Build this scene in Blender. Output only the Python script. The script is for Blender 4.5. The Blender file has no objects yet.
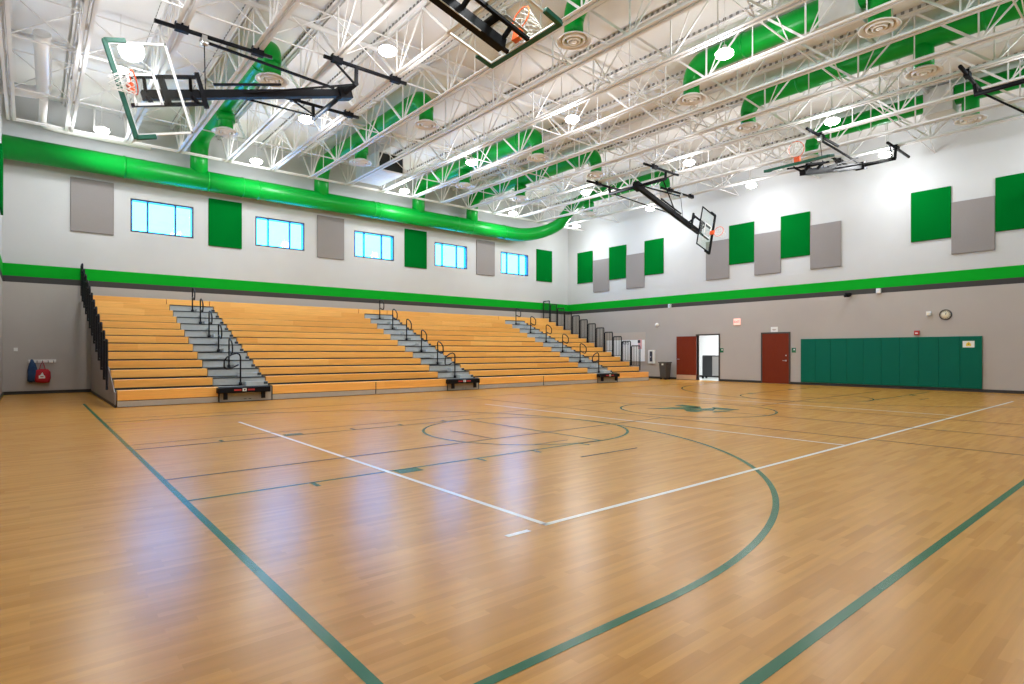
import bpy, bmesh, math, random
from mathutils import Vector, Matrix
random.seed(7)
C = bpy.context.scene.collection
PI = math.pi
V = Vector
LE, LU, SKYC, SKYS, EXPO = 38, 138, (.030, .36, 1.0, 1), 27.0, 0.0
WX, WY = 24.42, 24.02          # inner faces of the door wall and of the window wall
BX, NY = -0.65, -0.62          # inner faces of the two walls beside / behind the camera
ZB, ZD = 8.26, 9.52            # joist bottom chord, roof deck

# ---------------------------------------------------------------- materials
def mat(name, col, rough=0.5, metal=0.0, spec=0.5, emit=None, es=0.0):
    m = bpy.data.materials.new(name); m.use_nodes = True
    b = m.node_tree.nodes['Principled BSDF']
    b.inputs['Base Color'].default_value = (*col, 1)
    b.inputs['Roughness'].default_value = rough
    b.inputs['Metallic'].default_value = metal
    b.inputs['Specular IOR Level'].default_value = spec
    if emit:
        b.inputs['Emission Color'].default_value = (*emit, 1)
        b.inputs['Emission Strength'].default_value = es
    return m
def noisy(name, c1, c2, scale=3.0, rough=0.5, stretch=(1, 1, 1), spec=0.5, bump=0.0):
    m = mat(name, c1, rough, spec=spec); nt = m.node_tree; N = nt.nodes; L = nt.links
    b = N['Principled BSDF']
    g = N.new('ShaderNodeNewGeometry'); mp = N.new('ShaderNodeMapping'); mp.inputs['Scale'].default_value = stretch
    L.new(g.outputs['Position'], mp.inputs['Vector'])
    n = N.new('ShaderNodeTexNoise'); n.inputs['Scale'].default_value = scale; n.inputs['Detail'].default_value = 4
    L.new(mp.outputs[0], n.inputs['Vector'])
    x = N.new('ShaderNodeMix'); x.data_type = 'RGBA'
    x.inputs['A'].default_value = (*c1, 1); x.inputs['B'].default_value = (*c2, 1)
    L.new(n.outputs['Fac'], x.inputs['Factor']); L.new(x.outputs['Result'], b.inputs['Base Color'])
    if bump:
        bp = N.new('ShaderNodeBump'); bp.inputs['Strength'].default_value = bump; bp.inputs['Distance'].default_value = .01
        L.new(n.outputs['Fac'], bp.inputs['Height']); L.new(bp.outputs[0], b.inputs['Normal'])
    return m

GREEN = (0.0, 0.30, 0.035)
M = {}
M['steel'] = noisy('white_steel_paint', (.80, .79, .78), (.74, .73, .72), 2, .5)
M['gap_shade'] = mat('grey_gap_shade', (.24, .23, .22), .8)  # flat dark grey standing in for shade in the deck flutes
M['deck'] = noisy('roof_deck_paint', (.83, .835, .83), (.77, .775, .775), .7, .7)
M['duct'] = noisy('green_duct_paint', (0, .34, .035), (0, .29, .028), 1.5, .33, spec=.28)
M['white'] = mat('white_enamel', (.78, .78, .77), .4)
M['whiteduct'] = noisy('white_duct_wrap', (.72, .72, .71), (.62, .62, .61), 6, .6)
M['black'] = mat('black_steel', (.006, .006, .008), .5, spec=.12)
M['blackrail'] = mat('black_rail', (.006, .007, .012), .4, spec=.25)
M['panelg'] = noisy('green_acoustic_fabric', (0.0, .14, .018), (0, .12, .014), 40, .95, spec=.02)
M['panely'] = noisy('grey_acoustic_fabric', (.27, .25, .243), (.24, .222, .218), 40, .95, spec=.02)
M['padgreen'] = noisy('green_vinyl_mat', (0, .125, .075), (0, .105, .065), 1.2, .55, spec=.12)
M['hoopgreen'] = mat('green_board_padding', (0, .10, .06), .5)
M['orange'] = mat('orange_rim', (.85, .11, .02), .4)
M['net'] = mat('white_net_cord', (.85, .83, .8), .8)
M['grey'] = noisy('grey_step_paint', (.46, .49, .50), (.36, .38, .39), 9, .5)
M['nose'] = mat('dark_step_nosing', (.02, .03, .04), .6)
M['kick'] = noisy('beige_kickboard', (.50, .47, .42), (.42, .39, .35), 5, .5)
M['sidegrey'] = noisy('grey_side_panel', (.33, .30, .31), (.26, .24, .25), 1.5, .6)
M['door'] = noisy('mahogany_door', (.20, .028, .008), (.13, .018, .006), 3, .45, (14, 14, 1), spec=.15)
M['frame'] = mat('dark_door_frame', (.045, .035, .03), .5)
M['base'] = mat('black_rubber_base', (.02, .017, .015), .55)
M['winframe'] = mat('dark_blue_window_frame', (.012, .03, .06), .35)
M['chrome'] = mat('satin_metal', (.6, .6, .6), .3, 1)
M['brass'] = mat('kickplate_metal', (.75, .52, .35), .35, .6)
M['bin'] = mat('grey_bin_plastic', (.06, .055, .05), .6)
M['cart'] = mat('dark_cart_plastic', (.022, .024, .027), .6)
M['hall'] = noisy('white_hall_paint', (.86, .86, .86), (.8, .8, .8), 1, .7)
M['hallfloor'] = noisy('pale_hall_floor', (.55, .58, .55), (.48, .5, .48), 2, .3)
M['board'] = noisy('whiteboard_enamel', (.93, .93, .94), (.88, .89, .91), 3, .3)
M['tack'] = noisy('tan_tack_board', (.50, .43, .37), (.46, .395, .345), 12, .9)
M['red'] = mat('red_plastic', (.42, .02, .02), .5)
M['redbag'] = noisy('red_bag_fabric', (.50, .008, .02), (.36, .005, .015), 9, .8)
M['jacket'] = noisy('navy_jacket_cloth', (.02, .07, .17), (.012, .03, .08), 7, .9)
M['yellow'] = mat('yellow_ink', (.8, .55, .02), .6)
M['signgreen'] = mat('green_room_sign', (.0, .12, .05), .5)
M['exit'] = mat('exit_sign_face', (.8, .6, .55), .4, emit=(1, .45, .38), es=.55)
M['exitred'] = mat('exit_red_letters', (.8, .05, .03), .4, emit=(1, .06, .03), es=.8)
M['cream'] = mat('clock_face_cream', (.80, .74, .58), .4)
M['lamp'] = mat('high_bay_lens', (1, 1, 1), .4, emit=(1, .97, .93), es=30)
M['ink'] = mat('dark_ink', (.03, .03, .05), .6)
M['pink'] = mat('pink_paper', (.75, .42, .45), .8)
M['blocks'] = mat('black_opening', (.01, .015, .015), .7)

def glass(name, tint, refl, rough=.02):
    m = bpy.data.materials.new(name); m.use_nodes = True; nt = m.node_tree; N = nt.nodes; L = nt.links
    for n in list(N): N.remove(n)
    o = N.new('ShaderNodeOutputMaterial'); t = N.new('ShaderNodeBsdfTransparent'); g = N.new('ShaderNodeBsdfGlossy')
    t.inputs[0].default_value = (*tint, 1); g.inputs['Roughness'].default_value = rough
    lw = N.new('ShaderNodeLayerWeight'); lw.inputs[0].default_value = .5; pw = N.new('ShaderNodeMath'); pw.operation = 'POWER'; pw.inputs[1].default_value = 4; L.new(lw.outputs['Facing'], pw.inputs[0]); fr = N.new('ShaderNodeMath'); fr.operation = 'MULTIPLY_ADD'; fr.inputs[1].default_value = .5; fr.inputs[2].default_value = refl; L.new(pw.outputs[0], fr.inputs[0]); mx = N.new('ShaderNodeMixShader')
    L.new(fr.outputs[0], mx.inputs[0]); L.new(t.outputs[0], mx.inputs[1]); L.new(g.outputs[0], mx.inputs[2]); L.new(mx.outputs[0], o.inputs[0])
    return m
M['glass'] = glass('backboard_glass', (.94, .97, .96), .05)
M['pane'] = glass('window_glass', (.97, .985, 1), .03)

def wall_mat(name):
    m = mat(name, (.8, .8, .8), .7, spec=.1); nt = m.node_tree; N = nt.nodes; L = nt.links; b = N['Principled BSDF']
    g = N.new('ShaderNodeNewGeometry'); s = N.new('ShaderNodeSeparateXYZ'); L.new(g.outputs['Position'], s.inputs[0])
    mr = N.new('ShaderNodeMath'); mr.operation = 'DIVIDE'; mr.inputs[1].default_value = 10; L.new(s.outputs['Z'], mr.inputs[0])
    r = N.new('ShaderNodeValToRGB'); r.color_ramp.interpolation = 'CONSTANT'
    e = r.color_ramp.elements
    e[0].position = 0; e[0].color = (.43, .395, .365, 1)
    e[1].position = .355; e[1].color = (.055, .052, .052, 1)
    for p, c in ((.372, (0, .33, .015, 1)), (.414, (.535, .545, .55, 1))):
        q = e.new(p); q.color = c
    L.new(mr.outputs[0], r.inputs[0])
    n = N.new('ShaderNodeTexNoise'); n.inputs['Scale'].default_value = .8; n.inputs['Detail'].default_value = 5; L.new(g.outputs['Position'], n.inputs['Vector'])
    v = N.new('ShaderNodeMapRange'); v.inputs['To Min'].default_value = .93; v.inputs['To Max'].default_value = 1.05; L.new(n.outputs['Fac'], v.inputs['Value'])
    x = N.new('ShaderNodeMix'); x.data_type = 'RGBA'; x.blend_type = 'MULTIPLY'; x.inputs['Factor'].default_value = 1
    L.new(r.outputs[0], x.inputs['A']); L.new(v.outputs[0], x.inputs['B']); L.new(x.outputs['Result'], b.inputs['Base Color'])
    # masonry block joints as a faint bump
    cx = N.new('ShaderNodeMath'); cx.operation = 'ADD'; L.new(s.outputs['X'], cx.inputs[0]); L.new(s.outputs['Y'], cx.inputs[1])
    cb = N.new('ShaderNodeCombineXYZ'); L.new(cx.outputs[0], cb.inputs['X']); L.new(s.outputs['Z'], cb.inputs['Y'])
    bk = N.new('ShaderNodeTexBrick'); bk.inputs['Scale'].default_value = 1; bk.inputs['Brick Width'].default_value = .4; bk.inputs['Row Height'].default_value = .2
    bk.inputs['Mortar Size'].default_value = .006; bk.inputs['Color1'].default_value = (1, 1, 1, 1); bk.inputs['Color2'].default_value = (1, 1, 1, 1)
    bk.inputs['Mortar'].default_value = (0, 0, 0, 1); L.new(cb.outputs[0], bk.inputs['Vector'])
    bp = N.new('ShaderNodeBump'); bp.inputs['Strength'].default_value = .25; bp.inputs['Distance'].default_value = .004
    L.new(bk.outputs['Color'], bp.inputs['Height']); L.new(bp.outputs[0], b.inputs['Normal'])
    return m
M['wall'] = wall_mat('gym_wall_paint')

def plank_mat(name, c1, c2, mortar, bw, rh, rough, axes='XY', streak=.35, spec=.5, coat=0.0, ms=.0):
    m = mat(name, c1, rough, spec=spec); nt = m.node_tree; N = nt.nodes; L = nt.links; b = N['Principled BSDF']
    g = N.new('ShaderNodeNewGeometry'); s = N.new('ShaderNodeSeparateXYZ'); L.new(g.outputs['Position'], s.inputs[0])
    cb = N.new('ShaderNodeCombineXYZ')
    L.new(s.outputs[axes[0]], cb.inputs['X']); L.new(s.outputs[axes[1]], cb.inputs['Y'])
    bk = N.new('ShaderNodeTexBrick'); bk.inputs['Scale'].default_value = 1; bk.inputs['Brick Width'].default_value = bw; bk.inputs['Row Height'].default_value = rh
    bk.offset = .37; bk.offset_frequency = 3; bk.squash = 1.3; bk.squash_frequency = 2
    bk.inputs['Mortar Size'].default_value = ms; bk.inputs['Color1'].default_value = (*c1, 1); bk.inputs['Color2'].default_value = (*c2, 1); bk.inputs['Mortar'].default_value = (*mortar, 1)
    L.new(cb.outputs[0], bk.inputs['Vector'])
    mp = N.new('ShaderNodeMapping'); mp.inputs['Scale'].default_value = (1.2, 26, 1) if axes == 'XY' else (1.2, 30, 30)
    L.new(cb.outputs[0], mp.inputs['Vector'])
    n = N.new('ShaderNodeTexNoise'); n.inputs['Scale'].default_value = 1; n.inputs['Detail'].default_value = 6; L.new(mp.outputs[0], n.inputs['Vector'])
    v = N.new('ShaderNodeMapRange'); v.inputs['To Min'].default_value = 1 - streak; v.inputs['To Max'].default_value = 1 + streak; L.new(n.outputs['Fac'], v.inputs['Value'])
    x = N.new('ShaderNodeMix'); x.data_type = 'RGBA'; x.blend_type = 'MULTIPLY'; x.inputs['Factor'].default_value = 1
    L.new(bk.outputs['Color'], x.inputs['A']); L.new(v.outputs[0], x.inputs['B']); L.new(x.outputs['Result'], b.inputs['Base Color'])
    return m
M['floor'] = plank_mat('maple_strip_floor', (.54, .262, .048), (.43, .192, .028), (.36, .19, .07), .50, .052, .34, 'XY', .20, .20)
FR = .27
M['bench'] = plank_mat('honey_bench_wood', (1.0, .52, .13), (.88, .40, .08), (.4, .18, .05), 2.9, .234, .4, 'XZ', .22, .5)

def paint(name, c):
    m = mat(name, c, FR, spec=.20); return m
P_G = paint('green_court_paint', (0, .10, .035)); P_W = paint('white_court_paint', (.75, .73, .69)); P_K = paint('black_court_paint', (.035, .02, .02))
P_R = paint('red_court_paint', (.45, .12, .10))
M['floor'].node_tree.nodes['Principled BSDF'].inputs['Roughness'].default_value = FR

# ---------------------------------------------------------------- geometry helpers
class MB:
    def __init__(s): s.bm = bmesh.new()
    def box(s, a, b):
        x0, y0, z0 = a; x1, y1, z1 = b
        vs = [s.bm.verts.new(p) for p in ((x0,y0,z0),(x1,y0,z0),(x1,y1,z0),(x0,y1,z0),(x0,y0,z1),(x1,y0,z1),(x1,y1,z1),(x0,y1,z1))]
        for f in ((0,3,2,1),(4,5,6,7),(0,1,5,4),(1,2,6,5),(2,3,7,6),(3,0,4,7)): s.bm.faces.new([vs[i] for i in f])
        return s
    def obox(s, c, ax, ay, az, hx, hy, hz):
        c = V(c); vs = []
        for dz in (-1, 1):
            for dx, dy in ((-1,-1),(1,-1),(1,1),(-1,1)):
                vs.append(s.bm.verts.new(c + ax*hx*dx + ay*hy*dy + az*hz*dz))
        for f in ((0,3,2,1),(4,5,6,7),(0,1,5,4),(1,2,6,5),(2,3,7,6),(3,0,4,7)): s.bm.faces.new([vs[i] for i in f])
        return s
    def bar(s, p, q, w, h=None, up=V((0, 0, 1))):
        p, q = V(p), V(q); d = (q - p)
        if d.length < 1e-6: return s
        h = h or w; L_ = d.length; d.normalize(); up = V(up)
        if abs(d.dot(up)) > .97: up = V((1, 0, 0)) if abs(d.x) < .9 else V((0, 1, 0))
        sx = d.cross(up).normalized(); u = sx.cross(d).normalized()
        return s.obox((p + q)/2, d, sx, u, L_/2, w/2, h/2)
    def tube(s, pts, r, n=8, cap=True, closed=False):
        pts = [V(p) for p in pts]; rings = []; m = len(pts); prev = None
        for i, p in enumerate(pts):
            if closed: d = (pts[(i+1) % m] - pts[i-1])
            elif i == 0: d = pts[1] - p
            elif i == m-1: d = p - pts[i-1]
            else: d = (pts[i+1]-p).normalized() + (p-pts[i-1]).normalized()
            d.normalize()
            if prev is None:
                a = V((0, 0, 1)) if abs(d.z) < .9 else V((1, 0, 0))
                u = d.cross(a).normalized()
            else: u = (prev - d*prev.dot(d)).normalized()
            prev = u; w = d.cross(u); rr = r[i] if isinstance(r, (list, tuple)) else r
            rings.append([s.bm.verts.new(p + (u*math.cos(t) + w*math.sin(t))*rr) for t in [2*PI*k/n for k in range(n)]])
        R = m if closed else m-1
        for i in range(R):
            a, b = rings[i], rings[(i+1) % m]
            for k in range(n):
                f = s.bm.faces.new((a[k], a[(k+1) % n], b[(k+1) % n], b[k])); f.smooth = n > 6
        if cap and not closed:
            s.bm.faces.new(rings[0][::-1]); s.bm.faces.new(rings[-1])
        return s
    def lathe(s, c, prof, n=24, ax=V((0, 0, 1))):
        c = V(c); ax = V(ax).normalized(); a = V((1, 0, 0)) if abs(ax.x) < .9 else V((0, 1, 0))
        u = ax.cross(a).normalized(); w = ax.cross(u); rings = []
        for r, z in prof:
            rings.append([s.bm.verts.new(c + ax*z + (u*math.cos(2*PI*k/n) + w*math.sin(2*PI*k/n))*max(r, .0005)) for k in range(n)])
        for i in range(len(rings)-1):
            for k in range(n):
                f = s.bm.faces.new((rings[i][k], rings[i][(k+1) % n], rings[i+1][(k+1) % n], rings[i+1][k])); f.smooth = True
        return s
    def poly(s, pts, th=None):
        pts = [V(p) for p in pts]; a = [s.bm.verts.new(p) for p in pts]; s.bm.faces.new(a)
        if th is not None:
            b = [s.bm.verts.new(p + V(th)) for p in pts]; s.bm.faces.new(b[::-1]); n = len(a)
            for i in range(n): s.bm.faces.new((a[i], b[i], b[(i+1) % n], a[(i+1) % n]))
        return s
    def build(s, name, m, parent=None, bevel=0, loc=None):
        bmesh.ops.recalc_face_normals(s.bm, faces=s.bm.faces)
        me = bpy.data.meshes.new(name); 
        if loc is not None:
            loc = V(loc); bmesh.ops.translate(s.bm, verts=s.bm.verts, vec=-loc)
        s.bm.to_mesh(me); s.bm.free()
        for x in (m if isinstance(m, (list, tuple)) else [m]): me.materials.append(x)
        o = bpy.data.objects.new(name, me); C.objects.link(o)
        if loc is not None: o.location = loc
        if parent is not None:
            o.parent = parent
            pl = V((0, 0, 0)); q = parent
            while q is not None: pl += q.location; q = q.parent
            o.location = (loc if loc is not None else V((0, 0, 0))) - pl
        if bevel:
            b = o.modifiers.new('bevel', 'BEVEL'); b.width = bevel; b.segments = 2; b.limit_method = 'ANGLE'
        return o
def tag(o, label, cat, group=None):
    o['label'] = label; o['category'] = cat
    if group: o['group'] = group
    return o
def thing(name, label, cat, loc, group=None):
    o = bpy.data.objects.new(name, None); C.objects.link(o); o.location = loc; o.empty_display_size = .1
    return tag(o, label, cat, group)
def struct(o, label=None):
    o['kind'] = 'structure'
    if label: o['label'] = label
    return o
def dup(root, off, label):
    r = root.copy(); C.objects.link(r); r.location = root.location + V(off); r['label'] = label
    for ch in list(root.children):
        c = ch.copy(); C.objects.link(c); c.parent = r
        for g in list(ch.children):
            d = g.copy(); C.objects.link(d); d.parent = c
    return r
ORD = ['', 'first', 'second', 'third', 'fourth', 'fifth', 'sixth', 'seventh', 'eighth', 'ninth', 'tenth', 'eleventh', 'twelfth', 'thirteenth', 'fourteenth', 'fifteenth', 'sixteenth', 'seventeenth']

# ---------------------------------------------------------------- room shell
struct(MB().box((BX-.2, NY-.2, -.1), (WX+.2, WY+.2, 0)).build('floor', M['floor']), 'honey maple strip gym floor')
struct(MB().box((BX-.2, NY-.2, ZD+.03), (WX+.2, WY+.2, ZD+.15)).build('ceiling', M['deck']), 'white painted roof deck')
def wall_holes(name, axis, pos, th, a0, a1, z0, z1, holes, m, label):
    """wall in plane axis=pos..pos+th, spanning a0..a1 and z0..z1, with rectangular holes (a,b,c,d)"""
    xs = sorted({a0, a1} | {h[0] for h in holes} | {h[1] for h in holes}); zs = sorted({z0, z1} | {h[2] for h in holes} | {h[3] for h in holes})
    mb = MB(); p0, p1 = min(pos, pos+th), max(pos, pos+th)
    for i in range(len(xs)-1):
        run = None
        for j in range(len(zs)-1):
            cx, cz = (xs[i]+xs[i+1])/2, (zs[j]+zs[j+1])/2
            if any(h[0] < cx < h[1] and h[2] < cz < h[3] for h in holes): continue
            if axis == 'Y': mb.box((xs[i], p0, zs[j]), (xs[i+1], p1, zs[j+1]))
            else: mb.box((p0, xs[i], zs[j]), (p1, xs[i+1], zs[j+1]))
    return struct(mb.build(name, m), label)
WIN = [(2.70, 4.67), (6.85, 8.80), (11.0, 12.96), (15.17, 17.12), (19.32, 21.28)]
WZ0, WZ1 = 5.56, 6.73
wall_holes('wall_left', 'Y', WY, .3, BX-.2, WX+.3, 0, ZD+.1, [(a, b, WZ0, WZ1) for a, b in WIN], M['wall'], 'window wall behind the bleachers, white over a green stripe over grey')
DOY0, DOY1, DOZ = 14.29, 15.42, 2.13
wall_holes('wall_right', 'X', WX, .2, NY-.2, WY, 0, ZD+.1, [(DOY0, DOY1, 0, DOZ)], M['wall'], 'far wall with the doors, white over a green stripe over grey')
struct(MB().box((BX-.2, NY-.2, 0), (BX, WY, ZD+.1)).build('wall_back', M['wall']), 'end wall at the left edge, beside the camera')
struct(MB().box((BX, NY-.2, 0), (WX, NY, ZD+.1)).build('wall_front', M['wall']), 'side wall behind the camera')
struct(MB().box((BX, WY-.015, 0), (WX-.02, WY, .10)).build('baseboard_left', M['base']))
b = MB()
for y0, y1 in ((NY, 11.02), (12.28, DOY0-.06), (DOY1+.06, WY-.02)): b.box((WX-.015, y0, 0), (WX, y1, .10))
struct(b.build('baseboard_right', M['base']))
struct(MB().box((BX, NY, 0), (BX+.015, WY-.02, .10)).build('baseboard_back', M['base']))

# windows
for i, (a, b_) in enumerate(WIN):
    y0, y1 = WY+.003, WY+.22; t = .06
    f = MB(); f.box((a, y0, WZ0), (a+t, y1, WZ1)); f.box((b_-t, y0, WZ0), (b_, y1, WZ1)); f.box((a+t, y0, WZ1-t), (b_-t, y1, WZ1)); f.box((a+t, y0, WZ0), (b_-t, y1, WZ0+t))
    w = struct(f.build('window_%d' % (i+1), M['winframe'], loc=((a+b_)/2, WY, WZ0)), 'dark framed clerestory window, %s along from the coat hooks' % ORD[i+1])
    for q in (.27, .71):
        x = a + (b_-a)*q; MB().box((x-.03, y0+.10, WZ0+t), (x+.03, y1-.02, WZ1-t)).build('mullion', M['winframe'], w)
    MB().box((a+t, y1-.06, WZ0+t), (b_-t, y1-.052, WZ1-t)).build('glass_pane', M['pane'], w)

# hall behind the open door
struct(MB().box((WX+.2, 12.6, -.1), (WX+3.6, 18.2, -.002)).build('floor_hall', M['hallfloor']))
b = MB(); b.box((WX+3.4, 12.6, 0), (WX+3.6, 18.2, 2.9)); b.box((WX+.2, 12.4, 0), (WX+3.6, 12.6, 2.9)); b.box((WX+.2, 18.2, 0), (WX+3.6, 18.4, 2.9))
struct(b.build('wall_hall', M['hall']))
struct(MB().box((WX+.2, 12.4, 2.9), (WX+3.6, 18.4, 3.0)).build('ceiling_hall', M['hall']))
struct(MB().box((WX+3.385, 12.6, 0), (WX+3.4, 18.2, .1)).build('baseboard_hall', M['base']))
l = bpy.data.lights.new('hall_light', 'AREA'); l.shape = 'RECTANGLE'; l.size = 1.2; l.size_y = 2.4; l.energy = 170; l.color = (.93, .97, 1)
lo = bpy.data.objects.new('hall_light', l); C.objects.link(lo); lo.location = (WX+1.7, 15.0, 2.84)

# ---------------------------------------------------------------- doors
def door_frame(name, y0, y1, label):
    m = MB(); t = .06
    m.box((WX-.03, y0-t, 0), (WX+.16, y0, DOZ+t)); m.box((WX-.03, y1, 0), (WX+.16, y1+t, DOZ+t)); m.box((WX-.03, y0, DOZ), (WX+.16, y1, DOZ+t))
    return struct(m.build(name, M['frame'], loc=(WX, (y0+y1)/2, 0)), label)
d1 = door_frame('door_1', DOY0+.0, DOY1, 'open doorway, its red-brown leaf swung back against the wall')
ang = math.radians(2.5); hy = DOY1-.01
dv = V((-math.sin(ang), math.cos(ang), 0)); nv = V((-dv.y, dv.x, 0)) * -1
nv = V((math.cos(ang), math.sin(ang), 0))
base = V((WX-.075, hy, 0))
m = MB().obox(base + dv*.53 + V((0, 0, 1.055)), dv, nv, V((0, 0, 1)), .53, .022, 1.045); leaf = m.build('door_leaf', M['door'], d1, .003)
m = MB().obox(base + dv*.53 - nv*.026 + V((0, 0, .13)), dv, nv, V((0, 0, 1)), .52, .003, .11); m.build('kickplate', M['brass'], leaf)
m = MB(); p = base + dv*.98 - nv*.03 + V((0, 0, 1.0)); m.tube([p, p - nv*.05, p - nv*.05 - dv*.11], .01, 6); m.lathe(p + nv*.01, [(0, -.012), (.03, -.012), (.03, 0)], 12, -nv); m.build('door_handle', M['chrome'], leaf)
d2 = door_frame('door_2', 11.08, 12.22, 'closed red-brown door beside the green wall mats')
lf = MB().box((WX-.015, 11.08, .01), (WX-.002, 12.22, DOZ)).build('door_leaf', M['door'], d2)
m = MB(); p = V((WX-.016, 11.2, .98)); m.tube([p, p-V((.06, 0, 0)), p+V((-.06, .12, 0))], .011, 6); m.lathe(p, [(0, .012), (.035, .012), (.035, 0)], 12, (-1, 0, 0)); m.build('door_handle', M['chrome'], lf)
m = MB(); m.lathe((WX-.015, 11.2, 1.2), [(0, .015), (.025, .015), (.03, 0)], 12, (-1, 0, 0)); m.build('deadbolt', M['chrome'], lf)

# ---------------------------------------------------------------- court markings (painted on the floor)
class Paint:
    def __init__(s): s.mb = MB()
    def line(s, x0, y0, x1, y1, w):
        d = V((x1-x0, y1-y0, 0)).normalized(); n = V((-d.y, d.x, 0))*w/2; a, b = V((x0, y0, 0)), V((x1, y1, 0))
        s.mb.poly([a-n, b-n, b+n, a+n]); return s
    def arc(s, cx, cy, r, a0, a1, w, n=96):
        for k in range(n):
            t0, t1 = a0+(a1-a0)*k/n, a0+(a1-a0)*(k+1)/n
            s.mb.poly([(cx+(r-w/2)*math.cos(t0), cy+(r-w/2)*math.sin(t0), 0), (cx+(r+w/2)*math.cos(t0), cy+(r+w/2)*math.sin(t0), 0),
                       (cx+(r+w/2)*math.cos(t1), cy+(r+w/2)*math.sin(t1), 0), (cx+(r-w/2)*math.cos(t1), cy+(r-w/2)*math.sin(t1), 0)])
        return s
    def rect(s, x0, y0, x1, y1): s.mb.poly([(x0,y0,0),(x1,y0,0),(x1,y1,0),(x0,y1,0)]); return s
    def build(s, name, m, z, label):
        bmesh.ops.remove_doubles(s.mb.bm, verts=s.mb.bm.verts, dist=1e-5)
        for v in s.mb.bm.verts: v.co.z = z
        o = s.mb.build(name, m); 
        for p in o.data.polygons:
            pass
        return struct(o, label)
L0, L1, S0, S1, CY = 1.07, 23.28, 1.17, 13.95, 7.59
CX = (L0+L1)/2
p = Paint(); w = .05
p.line(L0, S0-.025, L0, 18.6, .055); p.line(L1, S0, L1, S1, .055); p.line(L0, S0, L1, S0, .055); 
p.build('floor_line_boundary', P_G, .0012, 'green boundary line of the main basketball court')
p = Paint()
for sgn, bx in ((1, L0), (-1, L1)):
    hoop = bx + sgn*1.54; R = 5.73
    yo = 5.75
    a = math.asin(min(1, yo/R))
    s0 = math.sqrt(max(0, R*R-yo*yo))
    if sgn > 0: p.arc(hoop, CY, R, -PI/2+.02, PI/2-.02, .055, 120)
    else: p.arc(hoop, CY, R, PI/2+.02, 1.5*PI-.02, .055, 120)
    p.line(bx, CY-R, hoop+sgn*.12, CY-R, .055); p.line(bx, CY+R, hoop+sgn*.12, CY+R, .055)
p.build('floor_line_three_point', P_G, .0016, 'green three-point arcs')
p = Paint()
for sgn, bx in ((1, L0), (-1, L1)):
    ft = bx + sgn*5.58
    for y in (5.86, 9.38): p.line(bx, y, ft, y, .045)
    p.line(ft, 5.86, ft, 9.38, .045); p.arc(ft, CY, 1.76, 0, 2*PI, .045, 96)
    for y, s in ((5.86, -1), (9.38, 1)):
        x = bx + sgn*2.07; p.rect(min(x, x+sgn*.30), min(y, y+s*.20), max(x, x+sgn*.30), max(y, y+s*.20))
        for q in (1.15, 3.25, 4.18, 5.13):
            x = bx + sgn*q; p.rect(x-.025, min(y, y+s*.20), x+.025, max(y, y+s*.20))
p.arc(CX-.18, CY+.02, 1.73, 0, 2*PI, .05, 96)
p.build('floor_line_keys', P_G, .0020, 'green key lanes, free-throw circles and centre circle')
p = Paint()
p.line(3.08, 3.27, 3.08, 11.85, .05); p.line(3.08-.025, 3.27, 20.5, 3.27, .05); p.line(9.0, 3.27, 9.0, 11.85, .05); p.line(14.97, 3.27, 14.97, 11.85, .05)
p.line(2.66, 3.24, 2.88, 3.24, .05)
p.build('floor_line_volleyball', P_W, .0024, 'white volleyball court lines')
p = Paint()
p.line(L0, 6.96, 9.85, 7.06, .04); p.line(14.1, 7.08, 22.6, 7.08, .04); p.line(L0, 9.88, 12, 10.05, .025)
for x in (9.9, 11.96, 14.03): p.line(x, NY+1.2, x, 13.95, .035)
p.line(5.40, 5.08, 6.52, 5.06, .035); p.line(5.5, 7.05, 5.5, 8.2, .03); p.line(5.62, 6.2, 6.3, 6.2, .03); p.line(L0, S1, L1, S1, .035); p.line(19.1, 5.05, 20.0, 5.05, .035)
p.build('floor_line_black', P_K, .0028, 'thin black cross-court lines')
p = Paint(); p.line(L0+.05, 12.82, 12, 12.9, .03); p.line(L0+.05, 11.85, 20.4, 11.85, .022); p.line(L0+.05, 9.42, 3.0, 9.42, .02)
p.build('floor_line_red', P_R, .0030, 'thin red line near the bleachers')
p = Paint()
for q in ([(11.21, 8.47), (12.26, 8.04), (12.65, 7.91), (12.11, 7.52), (11.75, 7.76)], [(12.39, 8.48), (12.74, 8.47), (12.62, 7.94), (12.32, 7.73), (12.24, 7.92)],
          [(11.71, 7.74), (11.96, 7.74), (11.85, 7.41), (11.72, 7.25), (11.42, 7.22), (11.4, 7.46)], [(12.74, 7.64), (12.76, 7.49), (12.67, 6.87), (12.37, 7.01), (12.31, 7.33)],
          [(11.6, 6.96), (11.8, 6.9), (12.32, 6.83), (12.28, 6.96), (11.85, 7.06)], [(12.2, 7.6), (12.6, 7.45), (12.0, 7.15), (11.8, 7.4)]):
    p.mb.poly([(x, y, 0) for x, y in q])
p.build('floor_logo', P_G, .0034, 'green winged streak logo in the centre circle')

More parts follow.
